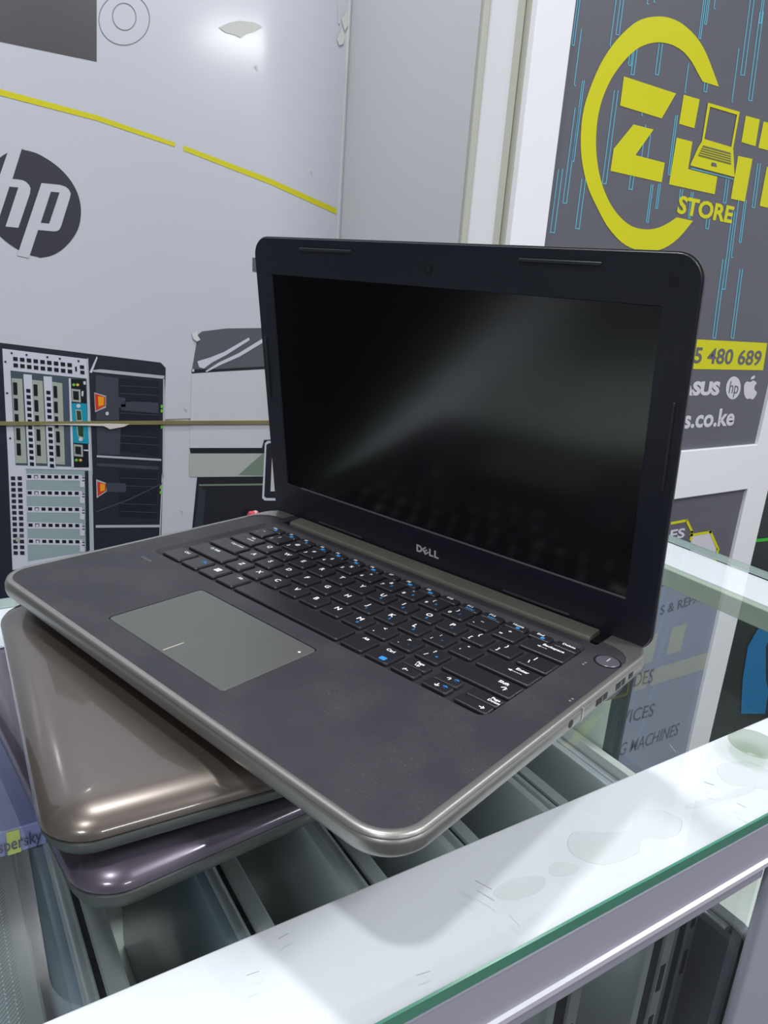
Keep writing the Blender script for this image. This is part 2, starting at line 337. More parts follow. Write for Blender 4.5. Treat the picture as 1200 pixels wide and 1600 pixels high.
for i in range(5):
    y = 240 + 151 * i; xo = 4 * i
    q([(242 + xo, y - 6), (760 + xo * .4, y + 4), (760 + xo * .4, y + 58), (242 + xo, y + 52)], WHT, 3, **Cc)
    for j in range(8):
        x = 250 + xo + 63 * j - j * xo * .06
        rect(x, y + 4 + j * .8, x + 38, y + 34 + j * .8, BLK, 4, sy=.02, **Cc)
        if j == 1: rect(x + 6, y + 12, x + 32, y + 38, WHT, 5, sy=.02, **Cc)
    q([(742, y + 20), (785, y + 24), (785, y + 120), (742, y + 118)], WHT, 4, **Cc)
    rect(764, y + 26, 786, y + 36, NAV, 5, sy=.02, **Cc); rect(764, y + 52, 786, y + 62, NAV, 5, sy=.02, **Cc)
for i in range(14):
    for j in range(2): rect(98 + 62 * j + 1.9 * i, 258 + 53.7 * i, 138 + 62 * j + 1.9 * i, 292 + 53.7 * i, SLA if i == 10 and j else NAV, 3, sy=.02, **Cc)
q(ell(162, 845, 24, 24, 12), BEI, 5, **Cc)
# right hand module of the server
q([(148, 330), (240, 128), (250, 150), (180, 335)], WHT, 3, **Bc)
q([(120, 150), (135, 155), (190, 1600), (172, 1600)], PED, 3, **Bc)
q([(137.5, 733), (143, 735), (146, 872), (141, 872)], PED, 3)
q([(190, 300), (290, 290), (1085, 372), (1085, 412), (200, 322)], PED, 2, **Bc)
q([(1068, 400), (1086, 400), (1095, 900), (1078, 1640), (1060, 1640)], PED, 2, **Bc); q([(251.5, 740), (253.5, 740), (249, 850), (247, 850)], PED, 2)
q([(225, 360), (510, 400), (520, 925), (235, 925)], GRY, 2, **Bc); q([(510, 402), (1015, 440), (1020, 925), (525, 925)], DIM, 2, **Bc)
q([(240, 1000), (540, 1000), (530, 1360), (248, 1350)], GRY, 2, **Bc); q([(540, 1000), (1020, 1010), (1010, 1370), (535, 1300)], DIM, 2, **Bc)
for y in (490, 585, 680, 830, 1110, 1205): q([(525, y), (1010, y + 28), (1010, y + 36), (525, y + 8)], GRY, 3, **Bc)
q([(540, 680), (1010, 715), (1010, 840), (545, 800)], GRY, 3, **Bc)
q([(240, 1360), (1045, 1408), (1045, 1432), (240, 1386)], PED, 3, **Bc)
for dx, dy, fr in ((0, 0, Bc),):
    q([(208, 578), (358, 622), (358, 765), (220, 825)], PED, 3, **fr); q([(215, 592), (345, 632), (345, 745), (228, 808)], RED, 4, **fr); q([(255, 625), (328, 637), (328, 735), (260, 755)], ORA, 5, **fr)
    q([(345, 630), (580, 640), (600, 660), (600, 755), (580, 772), (345, 760)], GRY, 3, **fr)
q([(895, 285), (995, 322), (995, 398), (900, 462)], PED, 3, **Cc); q([(905, 305), (985, 330), (985, 392), (910, 445)], RED, 4, **Cc); q([(930, 325), (975, 332), (975, 388), (934, 400)], ORA, 5, **Cc)
q([(985, 318), (1160, 322), (1175, 340), (1175, 395), (1160, 408), (985, 402)], GRY, 3, **Cc)
q([(150, 722), (247, 728), (246, 733), (150, 727)], GRY, 3); q([(185, 733), (245, 737), (244, 808), (186, 806)], DIM, 2)
for y in (745, 757, 785, 797): q([(187, y), (244, y + 2), (244, y + 3), (187, y + 1)], GRY, 3)
q([(148.5, 819), (248, 818.5), (248, 822.5), (148.5, 823)], PED, 3); q([(148.5, 797), (200, 778), (252, 753), (252, 755), (200, 780.5), (149, 799.5)], GRY, 4)
for x, y in ((251, 634), (251, 641), (251, 666), (249.5, 760), (249.5, 768)): q(ell(x, y, 1.7, 3, 8), GRN, 5)
on(mural, 'server_picture', b, SM)
# printer picture: crop numbers /4.85
b = B(); D = dict(f=4.85, ox=280, oy=500)
PM = [mat('print_mid_grey', (92, 93, 100), .3), mat('print_body_grey', (203, 202, 208), .35), mat('print_black_blue', (33, 35, 43), .35), mat('print_tray_grey', (176, 180, 176), .35), mat('print_ink_teal', (46, 56, 62), .35), WHT, mat('print_sage', (118, 135, 118), .35)]
PM[5] = SM[1]
q([(92, 370), (120, 200), (135, 110), (165, 85), (350, 62), (900, 55), (900, 340), (640, 350), (300, 385), (90, 400)], 0, 0, **D)
q([(88, 372), (300, 368), (900, 335), (900, 355), (300, 388), (88, 402)], 2, 1, **D)
q([(130, 310), (230, 280), (330, 240), (520, 130), (525, 150), (350, 262), (240, 320), (180, 365), (145, 355)], 5, 2, **D)
q([(190, 385), (290, 320), (440, 250), (620, 140), (640, 160), (450, 275), (300, 340), (200, 392)], 5, 2, **D)
q([(90, 402), (300, 388), (900, 355), (900, 965), (72, 968)], 1, 0, **D)
q([(72, 965), (620, 965), (635, 905), (900, 890), (900, 1005), (80, 1005)], 2, 1, **D)
q([(70, 1008), (900, 1008), (900, 1180), (70, 1185)], 3, 1, **D); q([(440, 1170), (620, 1010), (900, 1010), (900, 1180)], 6, 2, **D)
q([(130, 1185), (900, 1178), (900, 1750), (80, 1700)], 2, 1, **D); q([(140, 1240), (900, 1230), (900, 1245), (145, 1252)], 6, 2, **D); q([(140, 1250), (195, 1290), (170, 1560), (100, 1620), (135, 1370)], 4, 2, **D)
q([(640, 930), (660, 912), (900, 905), (900, 1365), (640, 1362), (620, 1345)], 5, 3, **D); q([(652, 940), (670, 928), (900, 925), (900, 1345), (650, 1342), (635, 1330)], 2, 4, **D); q([(695, 985), (900, 980), (900, 1290), (682, 1292)], 1, 5, **D)
on(mural, 'printer_picture', b, PM)
b = B(); q([(393, 402.5), (401, 402.5), (401, 425), (393, 424)], 0, 0); on(mural, 'grey_tab_print', b, PM[0])
# chips and scuffs in the print
b = B()
for pts in ([(340, 44), (352, 38), (372, 33), (395, 36), (408, 42), (396, 50), (384, 53), (374, 60), (364, 55), (350, 52)],): q(pts, 0, 1)
for pts in ([(365, 815), (368, 835), (372, 833), (374, 845), (370, 846)],): pass
for (x, y, r_) in ((398, 105, 2), (283, 796, 1.6), (289, 637, 2), (484, 267, 1.2), (300, 578, 2), (166, 645, 2.6)): q(ell(x, y, r_, r_ * 1.2, 8), 0, 6); on(mural, 'scuff_mark', b, mat('scuff_beige', (204, 204, 200), .45)); b = B()
poly(b, W, [(298, 520), (306, 517), (307, 524), (311, 530), (306, 533), (300, 529)], L0 + .003); on(mural, 'scuff_mark', b, mat('scuff_white', (214, 216, 218), .5))
b = B()
za, zb = W(0, 662.5).z, W(0, 656.5).z
A0, A1 = W(0, 663), W(0, 657.5); B0, B1 = W(430, 661), W(430, 656)
ext = lambda P_, Q_, y_: (y_, P_.z + (Q_.z - P_.z) * (y_ - P_.y) / (Q_.y - P_.y))
rings(b, [[(x, *ext(p_, q_, y_)) for (x, p_, q_) in ((XW + .003, A0, B0), (XW + .009, A0, B0), (XW + .009, A1, B1), (XW + .003, A1, B1))] for y_ in (-.3, YB - .004)])
on(mural, 'seam_strip', b, mat('seam_olive', (126, 118, 78), .6, vary=.35, vscale=14))
b = B(); poly(b, W, [(60, 661), (166, 660), (200, 661), (192, 665), (170, 669), (160, 664)], .0095); on(mural, 'torn_laminate', b, mat('torn_cream', (215, 205, 198), .6))
# pink scrap
b = B(); base = W(390, 799, .02)
bmesh.ops.create_icosphere(b, subdivisions=2, radius=.0125, matrix=Matrix.Translation(base) @ Matrix.Diagonal((.5, 1, .62, 1)))
for v in b.verts: v.co += Vector((0, random.uniform(-.003, .003), random.uniform(-.003, .003)))
b.faces.ensure_lookup_table()
for f in b.faces:
    f.material_index = 1 if f.calc_center_median().z > base.z + .004 and f.calc_center_median().y > base.y + .002 else 0
pk = obj('paper_scrap', b, [mat('pink_paper', (236, 92, 105), .6), mat('pink_paper_light', (240, 200, 200), .6)])
tag(pk, 'crumpled pink and white paper scrap stuck low on the printed wall beside the laptop lid', 'paper scrap')
# silicone bead down the corner
b = B(); pts = []
z = 0.3
while z < CEIL - .02: pts.append((z, random.uniform(.0018, .0042), random.uniform(-.0015, .0015))); z += .05
lo = [[(XW + .004 + r_ * math.cos(a) + dx, YB - .006 + r_ * math.sin(a), z) for a in [2 * math.pi * k / 8 for k in range(8)]] for z, r_, dx in pts]
rings(b, lo); struct(obj('trim_4', b, mat('sealant_white', (214, 214, 208), .45), smooth=True))
b = B()
for pts in ([(524, 62), (532, 45), (536, 60), (534, 70), (527, 72)], [(531, 30), (540, 20), (542, 40), (536, 50), (533, 40)], [(526, 5), (528, 5), (528, 38), (526, 38)]): poly(b, W, pts, .0062)
on(mural, 'sealant_smear', b, MC['sealant_white'])

# ------------------------------------------------------------------ sign wall
SIGNP = Plane(0, -0.608)
yR0 = SD(1197, 640).y
yE = SD(1183, 760).y; yF = SD(1199, 770).y
door = bpy.data.objects.new('door_1', None); COL.objects.link(door); door.location = (-0.62, yC, 0); struct(door)
M_DOOR = mat('door_frame_white', (245, 245, 250), .35)
def don(name, *a, m=M_DOOR):
    b = B(); box(b, *a); return on(door, name, b, m, bevel=.0015)
zT1 = SD(1120, 700.5).z; zT0 = SD(1115, 772).z
don('stile', -0.64, -0.600, yC, yD, 0, CEIL)
don('stile', -0.64, -0.600, SD(1184, 697).y, SD(1200, 769).y - 0.001, 0, CEIL)
don('rail', -0.64, -0.6005, yD, SD(1184, 697).y, zT0, zT1)
sign = thing('shop_sign', 'dark grey shop sign with large yellow broken ring logo and yellow store lettering', 'sign', (-0.615, yD, zT1))
SG = [mat('sign_charcoal', (96, 96, 106), .45, coat=.3, coat_rough=.2, bump=.1, bscale=500), mat('sign_yellow', (216, 212, 6), .4), mat('sign_cyan', (100, 186, 212), .4), mat('sign_white', (216, 214, 224), .4), mat('sign_hatch', (120, 118, 70), .4)]
b = B(); box(b, -0.63, -0.6083, yD, SD(1184, 697).y, zT1, CEIL - .05); on(sign, 'sign_board', b, SG[0])
K = lambda L: [(850 + x / 3.3333, y / 3.3333) for x, y in L]
LL = .0004
b = B()
outer = [(910, 452), (880, 370), (840, 270), (790, 190), (720, 125), (655, 94), (590, 86), (510, 100), (440, 145), (360, 230), (290, 340), (232, 480), (200, 600), (190, 740), (200, 860), (230, 980), (280, 1090), (330, 1180), (400, 1260), (470, 1298), (540, 1307), (620, 1295), (700, 1240), (775, 1150)]
inner = [(825, 425), (800, 380), (770, 325), (730, 275), (680, 240), (625, 223), (575, 222), (520, 236), (470, 265), (410, 325), (350, 410), (305, 510), (280, 610), (270, 720), (273, 810), (287, 905), (312, 990), (350, 1070), (400, 1135), (460, 1180), (530, 1195), (590, 1187), (640, 1165), (690, 1132)]
ring_poly(b, SIGNP, smooth_pts(K(outer), 3), smooth_pts(K(inner), 3), LL, 1, closed=False)
on(sign, 'ring_logo', b, SG)
b = B()
letters = [[(415, 398), (687, 487), (612, 617), (395, 550)], [(465, 648), (570, 675), (475, 808), (628, 848), (612, 950), (345, 890), (362, 775)], [(727, 493), (810, 518), (782, 668), (702, 645)], [(690, 717), (772, 738), (750, 880), (902, 920), (888, 1012), (650, 960)],
           [(1050, 603), (1123, 622), (1100, 762), (1027, 740)], [(1010, 812), (1085, 828), (1045, 1050), (972, 1035)], [(1143, 633), (1460, 715), (1435, 850), (1115, 770)], [(1160, 868), (1240, 888), (1202, 1092), (1122, 1072)]]
for L in letters: fill_poly(b, SIGNP, K(L), LL, 1)
on(sign, 'sign_lettering', b, SG)
b = B()
ring_poly(b, SIGNP, K([(852, 535), (1018, 583), (982, 778), (820, 737)]), K([(863, 556), (1003, 598), (973, 766), (833, 724)]), LL * 2, 1)
poly(b, SIGNP, K([(820, 737), (984, 778), (990, 922), (760, 862), (764, 850), (800, 770)]), LL * 2, 1)
poly(b, SIGNP, K([(826, 757), (970, 796), (972, 858), (800, 812)]), LL * 3, 4); poly(b, SIGNP, K([(872, 845), (893, 850), (898, 870), (866, 863)]), LL * 3, 0)
poly(b, SIGNP, K([(764, 874), (985, 932), (985, 936), (764, 880)]), LL * 3, 2)
for k in range(1, 5):
    t_ = k / 5; poly(b, SIGNP, K([(826 - 26 * t_, 757 + 55 * t_), (970 + 2 * t_, 796 + 62 * t_), (970 + 2 * t_, 800 + 62 * t_), (826 - 26 * t_, 761 + 55 * t_)]), LL * 4, 1)
on(sign, 'laptop_icon', b, SG)
b = B(); put_text(b, 'STORE', SIGNP(*K([(690, 1106)])[0], LL), SIGNP(*K([(976, 1160)])[0], LL), SIGNP(*K([(706, 1016)])[0], LL), 1, bold=.035); on(sign, 'store_lettering', b, SG)
b = B()
lines = [(382, 180, 22, -60), (150, 235, 16, -60), (460, 388, 20, 250), (587, 388, 22, 226), (445, 340, 18, 265), (838, 477, 20, 425), (1033, 390, 24, -40), (1073, 523, 22, 60), (1125, 120, 14, -60), (313, 955, 24, 470), (107, 1057, 24, 560), (43, 1210, 26, 880), (173, 1190, 24, 930), (450, 985, 22, 915),
         (585, 1085, 14, 955), (537, 1157, 14, 960), (848, 1190, 20, 1140), (1020, 1262, 14, 1040), (978, 1340, 12, 990), (935, 1505, 18, 1100), (980, 1760, 18, 1400), (885, 1760, 20, 1350), (650, 910, 14, 600), (150, 840, 14, 420), (160, 445, 12, 150), (1090, 1080, 18, 850), (735, 480, 8, 330), (980, 530, 8, 250), (888, 44, 12, -60), (840, 125, 14, -60), (810, 200, 14, -60), (540, 20, 12, -60), (575, 10, 10, -60), (1190, 1690, 20, 1300), (1200, 420, 20, -60), (1165, 700, 14, -60), (510, 600, 8, 560), (540, 840, 12, 700), (510, 820, 10, 650), (710, 1035, 16, 985), (755, 1135, 14, 1000), (940, 1055, 18, 930), (345, 240, 8, -60)]
for (x, yb, w_, yt) in lines:
    b = B()
    xt = x + (yb - yt) * .13
    t_ = 4.6
    poly(b, SIGNP, K([(x - w_ / 2, yb), (x - w_ / 2 + t_, yb), (xt - w_ / 2 + t_, yt), (xt - w_ / 2, yt)]), LL * .5, 2)
    if w_ > 13: poly(b, SIGNP, K([(x + w_ / 2 - t_, yb), (x + w_ / 2, yb), (xt + w_ / 2, yt), (xt + w_ / 2 - t_, yt)]), LL * .5, 2)
    poly(b, SIGNP, K([(x - w_ / 2, yb - 3), (x + w_ / 2, yb), (x + w_ / 2, yb + 5), (x - w_ / 2, yb + 2)]), LL * .5, 2)
    on(sign, 'circuit_line', b, SG)
b = B(); poly(b, SIGNP, [(1010, 526), (1084, 530), (1198.5, 536), (1192, 578.5), (1080, 576.5), (1000, 574)], LL, 1)
put_text(b, '5 480 689', SIGNP(1083, 566.5, LL * 2), SIGNP(1187, 570.5, LL * 2), SIGNP(1087, 541.5, LL * 2), 0, bold=.02)
on(sign, 'phone_band', b, SG)
b = B(); put_text(b, 'ASUS', SIGNP(1061, 616.5, LL), SIGNP(1123, 616, LL), SIGNP(1064, 596, LL), 3, bold=.06)
poly(b, SIGNP, ell(1145.5, 606, 11.5, 18, 24, .12), LL, 3)
put_text(b, 'hp', SIGNP(1138, 614, LL * 2), SIGNP(1152, 615, LL * 2), SIGNP(1141.5, 594, LL * 2), 0, bold=.0)
fill_poly(b, SIGNP, smooth_pts([(1172, 597), (1176, 594.5), (1180, 596), (1182, 599), (1179, 603), (1179, 609), (1182.5, 613), (1180, 619), (1176, 624), (1171, 622.5), (1167, 623.5), (1163, 618), (1162, 608), (1163, 600), (1167, 596)], 3, True), LL, 3)
poly(b, SIGNP, smooth_pts([(1173, 593), (1174, 589), (1179, 586.5), (1178.5, 591)], 3, True), LL, 3)
on(sign, 'brand_row', b, SG)
b = B(); put_text(b, 's.co.ke', SIGNP(1067, 668.5, LL), SIGNP(1146, 663.5, LL), SIGNP(1071, 640, LL), 3, bold=.03); on(sign, 'web_address', b, SG)
low = thing('door_poster', 'grey printed poster with yellow hexagon outlines below the white door rail, lettered lower part', 'poster', (-0.62, yD, 0.2))
zLm = SD(1100, 905).z
b = B(); box(b, -0.63, -0.6083, yD, SD(1183, 760).y, zLm, zT0); on(low, 'poster_top', b, SG[0])
b = B(); box(b, -0.63, -0.6083, yD, SD(1183, 760).y, 0.06, zLm); on(low, 'poster_bottom', b, mat('poster_glass_haze', (150, 158, 178), .4))  # bluish haze of the counter glass reflection is put into this colour
b = B()
def line(pts, wd, mi, l):
    for (x0, y0), (x1, y1) in zip(pts, pts[1:]):
        d = Vector((x1 - x0, y1 - y0)); n = Vector((-d.y, d.x)).normalized() * wd / 2; e = d.normalized() * wd * .4
        poly(b, SIGNP, [(x0 - e.x + n.x, y0 - e.y + n.y), (x1 + e.x + n.x, y1 + e.y + n.y), (x1 + e.x - n.x, y1 + e.y - n.y), (x0 - e.x - n.x, y0 - e.y - n.y)], l, mi)
line([(1020, 824), (1046, 818), (1072.5, 813), (1081, 831), (1079, 843)], 4, 1, LL * 2)
poly(b, SIGNP, [(1080, 837), (1108, 832), (1119, 858), (1112, 885), (1085, 885), (1078, 858)], LL, 3); line([(1079, 836), (1109.5, 831), (1121.5, 858), (1113, 888)], 4, 1, LL * 2)
put_text(b, 'ES', SIGNP(1046, 843, LL), SIGNP(1069, 839, LL), SIGNP(1048, 828, LL), 3, bold=.03)
on(low, 'hexagon_print', b, SG)
b = B(); 
for s_, A_, B__, U_ in (('S & REPAIR', (1031, 961), (1106, 936), (1033, 946)), ('UPGRADES', (925, 1088), (1019, 1066), (929, 1064)), ('SERVICES', (935, 1143), (1020, 1118), (939, 1121)), ('VENDING MACHINES', (900, 1206), (1058, 1148), (905, 1184))):
    b = B(); put_text(b, s_, SIGNP(*A_, LL), SIGNP(*B__, LL), SIGNP(*U_, LL), 0, bold=.005)
    on(low, 'service_lettering', b, mat('poster_ink_hazed', (92, 98, 116), .5))  # dark ink, washed out in colour to imitate the glass reflection over it
# next leaf, to the right of the white stile
yG = SD(1200, 769).y
nxt = thing('dark_poster', 'dark poster with a green line and a blue figure, right of the white door stile', 'poster', (-0.62, yG, 0.9))
b = B(); box(b, -0.63, -0.61, yG, yG + 0.9, 0.06, CEIL - .05); on(nxt, 'poster_board', b, mat('poster_black_green', (44, 50, 50), .35))
SP2 = Plane(0, -0.609)
b = B(); poly(b, SP2, [(1180, 842), (1200, 840), (1260, 842), (1260, 847), (1200, 845), (1180, 847)], .001); on(nxt, 'green_line', b, mat('print_vivid_green', (60, 190, 50), .4))
b = B(); fill_poly(b, SP2, [(1182, 985), (1200, 965), (1300, 960), (1300, 985), (1205, 992), (1196, 1010), (1196, 1060), (1200, 1080), (1195, 1115), (1157, 1115), (1160, 1060), (1168, 1010)], .001); on(nxt, 'blue_figure', b, mat('print_blue', (30, 130, 190), .4))

# ------------------------------------------------------------------ display counter
CT = thing('display_counter', 'glass-topped shop display counter with white frame strips and green glass edge', 'counter', (0, 0, 0))
X0, X1, Y0, Y1 = -0.285, 0.164, -1.25, 0.668
ZG = GLASS; GT = .008
b = B(); slab(b, X0, X1, Y0, Y1, .004, [(0.0008, ZG - GT), (0, ZG - GT + .0008), (0, ZG - .0008), (0.0008, ZG)], n=2, mis=None)
b.faces.ensure_lookup_table()
bmesh.ops.recalc_face_normals(b, faces=b.faces)
for f in b.faces: f.material_index = 0 if abs(f.normal.z) > .9 else (1 if f.normal.x > .3 else 2)
obj('glass_top', b, [M_GLASS, M_GEDGE, mat('pale_glass_edge', (176, 196, 188), .3)], CT)
zt = ZG - GT - .0006
def prof(name, *a, m=M_WHITE, bev=.001):
    b = B(); box(b, *a); return obj(name, b, m, CT, bevel=bev)
prof('frame_strip', 0.0975, 0.1625, Y0 + .002, Y1 - .002, zt - .030, zt)
prof('frame_strip', X0 + .001, X0 + .066, Y0 + .002, Y1 - .002, zt - .030, zt)
prof('frame_strip', X0 + .067, 0.097, 0.600, Y1 - .002, zt - .020, zt)
prof('frame_strip', X0 + .067, 0.097, Y0 + .002, Y0 + .07, zt - .030, zt)
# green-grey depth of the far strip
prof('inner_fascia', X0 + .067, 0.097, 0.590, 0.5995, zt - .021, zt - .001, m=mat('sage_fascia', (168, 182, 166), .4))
prof('front_fascia', 0.155, 0.1632, Y0 + .002, Y1 - .002, ZG - .0385, ZG - .0305 + .0215, m=M_FRAME)
b = B(); rings(b, [[(0.1632, y, ZG - .0365), (0.1650, y, ZG - .0372), (0.1656, y, ZG - .0395), (0.1645, y, ZG - .0415), (0.160, y, ZG - .0415), (0.160, y, ZG - .0368)] for y in (Y0 + .002, 0.3185, Y1 - .002)])
obj('drip_lip', b, mat('lip_satin', (205, 203, 215), .25, .3), CT)
prof('lower_fascia', 0.150, 0.1605, Y0 + .002, 0.3185, ZG - .0555, ZG - .0416, m=M_FRAME)
prof('lower_fascia', 0.150, 0.1605, 0.372, Y1 - .002, ZG - .0555, ZG - .0416, m=M_FRAME)
b = B(); slab(b, 0.159, 0.1665, 0.319, 0.372, .006, [(0, 0.05), (0, ZG - .0418)], n=5); obj('corner_post', b, mat('post_grey', (168, 170, 184), .45), CT, smooth=True)
b = B(); slab(b, 0.130, 0.1615, -1.20, -1.15, .006, [(0, 0.05), (0, ZG - .0418)], n=5); obj('corner_post', b, MC['post_grey'], CT, smooth=True)
b = B(); box(b, 0.1545, 0.1585, -1.15, 0.319, 0.10, ZG - .0556); obj('front_pane', b, M_PANE, CT)
b = B(); box(b, 0.1545, 0.1585, 0.372, 0.64, 0.10, ZG - .0556); obj('front_pane', b, M_PANE, CT)
b = B(); box(b, X0 + .002, X0 + .010, Y0 + .01, Y1 - .01, 0.10, zt - .031); obj('back_panel', b, mat('sliding_door_white', (190, 198, 200), .3), CT)
yx = Plane(1, 0.64)
xs = yx(955, 1200).x; xs2 = yx(985, 1040).x
b = B(); box(b, X0 + .011, xs - .012, 0.632, 0.642, 0.10, zt - .031); obj('end_panel', b, M_ENDP, CT)
b = B(); box(b, xs - .011, xs + .004, 0.630, 0.646, 0.10, zt - .031); obj('end_bar', b, mat('bar_dark_green', (52, 66, 66), .4), CT)
b = B(); box(b, xs + .005, 0.150, 0.636, 0.641, 0.10, zt - .031); obj('end_pane', b, M_PANE, CT)
SH = DECK - .130 - .232
b = B(); box(b, X0 + .011, 0.150, Y0 + .01, 0.628, SH - .012, SH); obj('shelf', b, M_SHELF, CT)
b = B(); box(b, X0 + .002, 0.162, Y0 + .002, Y1 - .002, 0.0, 0.10); obj('plinth', b, M_FRAME, CT)
b = B(); box(b, 0.098, 0.150, Y0 + .08, 0.318, zt - .034, zt - .0306); obj('added_light_strip', b, M_DIFF, CT)  # unseen strip body, added to go with the fill lamp below
ll = bpy.data.lights.new('added_counter_light', 'AREA'); ll.shape = 'RECTANGLE'; ll.size = .012; ll.size_y = 1.5; ll.energy = 1.6; ll.color = (0.93, 1.0, 0.97)  # fill lamp added to brighten the laptops under the glass
lo = bpy.data.objects.new('added_counter_light', ll); COL.objects.link(lo); lo.location = (0.112, -.42, zt - .036); lo.rotation_euler = (0, R(28), 0)
# dried glue rings and scuffs on the glass
GP = Plane(2, ZG)
b = B()
for pts in ([(886, 1318), (895, 1302), (920, 1300), (960, 1302), (985, 1295), (990, 1278), (1010, 1267), (1035, 1268), (1052, 1275), (1066, 1284), (1060, 1303), (1040, 1312), (1010, 1310), (1000, 1318), (998, 1332), (975, 1345), (945, 1353), (925, 1350), (910, 1345), (893, 1335)],
            [(858, 1356), (870, 1348), (890, 1350), (905, 1355), (895, 1366), (875, 1371), (860, 1368)], [(1068, 1262), (1090, 1252), (1120, 1247), (1140, 1240), (1160, 1232), (1180, 1232), (1170, 1240), (1140, 1250), (1120, 1255), (1090, 1264)],
            [(770, 1395), (800, 1375), (845, 1370), (850, 1385), (830, 1400), (790, 1408)], [(1120, 1200), (1160, 1190), (1200, 1205), (1210, 1235), (1170, 1230), (1135, 1225)]):
    b = B(); fill_poly(b, GP, smooth_pts(pts, 3, True), .0003, 0)
    P_ = smooth_pts(pts, 3, True); cxx = sum(p[0] for p in P_) / len(P_); cyy = sum(p[1] for p in P_) / len(P_)
    ring_poly(b, GP, P_, [(cxx + (x - cxx) * .985, cyy + (y - cyy) * .985) for x, y in P_], .0005, 1)
    obj('glue_residue', b, [M_RESI, glass_mat('glue_edge', (0.84, 0.86, 0.83), (.6, .6, .6), 1.3, .6)], CT)
b = B()
for (x0, y0, x1, y1, w_) in ((742, 1376, 768, 1390, 1.6), (745, 1392, 772, 1408, 1.3), (795, 1430, 812, 1448, 1.2), (1046, 1163, 1056, 1176, 1.4), (1058, 1172, 1072, 1200, 1), (695, 1315, 706, 1322, 1.5), (434, 1468, 450, 1459, 1), (385, 1525, 405, 1518, 1), (560, 1330, 585, 1340, 1), (650, 1525, 672, 1518, 1), (1100, 1222, 1115, 1227, 1.4), (1150, 1255, 1165, 1262, 1.2)):
    b = B(); poly(b, GP, [(x0, y0), (x1, y1), (x1 + w_ * .3, y1 + w_), (x0 + w_ * .3, y0 + w_)], .0004); obj('scuff_mark', b, M_SCR, CT)
b = B(); c0 = GP(1178, 1163)
disc(b, c0.x, c0.y, ZG + .0003, ZG + .0016, .0155, 40, inset=.0008)
pd = obj('sticky_pad', b, glass_mat('clear_pad', (0.80, 0.84, 0.78), (.9, .9, .9), 1.4, .25)); tag(pd, 'clear round sticky pad on the white counter strip at the right edge', 'sticky pad')

# ------------------------------------------------------------------ laptops standing in the counter
NAMES = ['hidden half under the software box', 'behind the closed laptop stack corner', 'third in the standing row', 'under the open laptop front corner', 'fifth in the standing row', 'second from the far end', 'last before the dusty one']
def standing(y, label, lidcol, h=0.232, xr=0.145, L=0.330, lean=0.0, gap=.006):
    t = thing('stored_laptop', label, 'laptop', (xr - L / 2, y, SH), group='laptops standing upright inside the counter')
    T = lambda p: (p[0], p[2], p[1])       # stand on edge: thickness runs along y
    b = B(); slab(b, -L / 2, L / 2, 0, h - .002, .010, [(0.001, .010 + gap), (0, .011 + gap), (0, .019 + gap), (0.0015, .0205 + gap)], n=3, T=T); obj('base', b, mat('stored_base_grey', (128, 134, 136), .35, .3), t, smooth=True)
    b = B(); slab(b, -L / 2, L / 2, 0, h, .010, [(0.002, 0), (0.0005, .0006), (0, .002), (0, .006)], n=3, T=T); obj('lid', b, lidcol, t, smooth=True)
    b = B(); slab(b, -L / 2 + .002, L / 2 - .0015, .003, h - .004, .008, [(0, .0062), (0, .0098 + gap)], n=3, T=T); obj('screen_bezel', b, M_BLACK, t)
    b = B(); n = 10
    rings(b, [[(x, .0085 + .0045 * math.cos(2 * math.pi * k / n), h - .003 + .0045 * math.sin(2 * math.pi * k / n)) for k in range(n)] for x in (-L / 2 + .012, L / 2 - .012)])
    obj('hinge_barrel', b, mat('hinge_satin', (150, 158, 162), .3, .6), t, smooth=True)
    for zz in (.05, .09):
        b = B(); box(b, L / 2 - .001, L / 2 + .0004, .0125 + gap, .0165 + gap, h - zz - .02, h - zz); obj('port_slot', b, M_BLACK, t)
    return t
C1 = mat('stored_lid_slate', (98, 112, 124), .32, .3, coat=.2); C2 = mat('stored_lid_grey', (150, 158, 162), .35, .4); C3 = mat('stored_lid_graphite', (120, 130, 132), .35, .35)
labels = ['slate lidded laptop standing upright beneath the closed laptop stack corner', 'slate lidded laptop standing upright left of the open laptop corner', 'grey lidded laptop standing upright under the open laptop front corner', 'grey lidded laptop standing upright under the open laptop right edge, nearer one', 'grey lidded laptop standing upright under the open laptop right edge, farther one']
cols = [C3, C1, C1, C2, C2, C2]
for i, (y, lb, cc) in enumerate(zip([-.0455, .0285, .0985, .1660, .2430], labels, cols[1:])): standing(y, lb, cc)
standing(.3030, 'grey laptop standing upright last in the row before the far end of the counter', C2, xr=.125)
d_ = standing(.3400, 'dusty dark laptop standing lower at the far end, seen through the front pane', mat('stored_dusty_dark', (62, 68, 76), .5, bump=.2, bscale=800, vary=.3, vscale=40), h=.158, xr=.147)
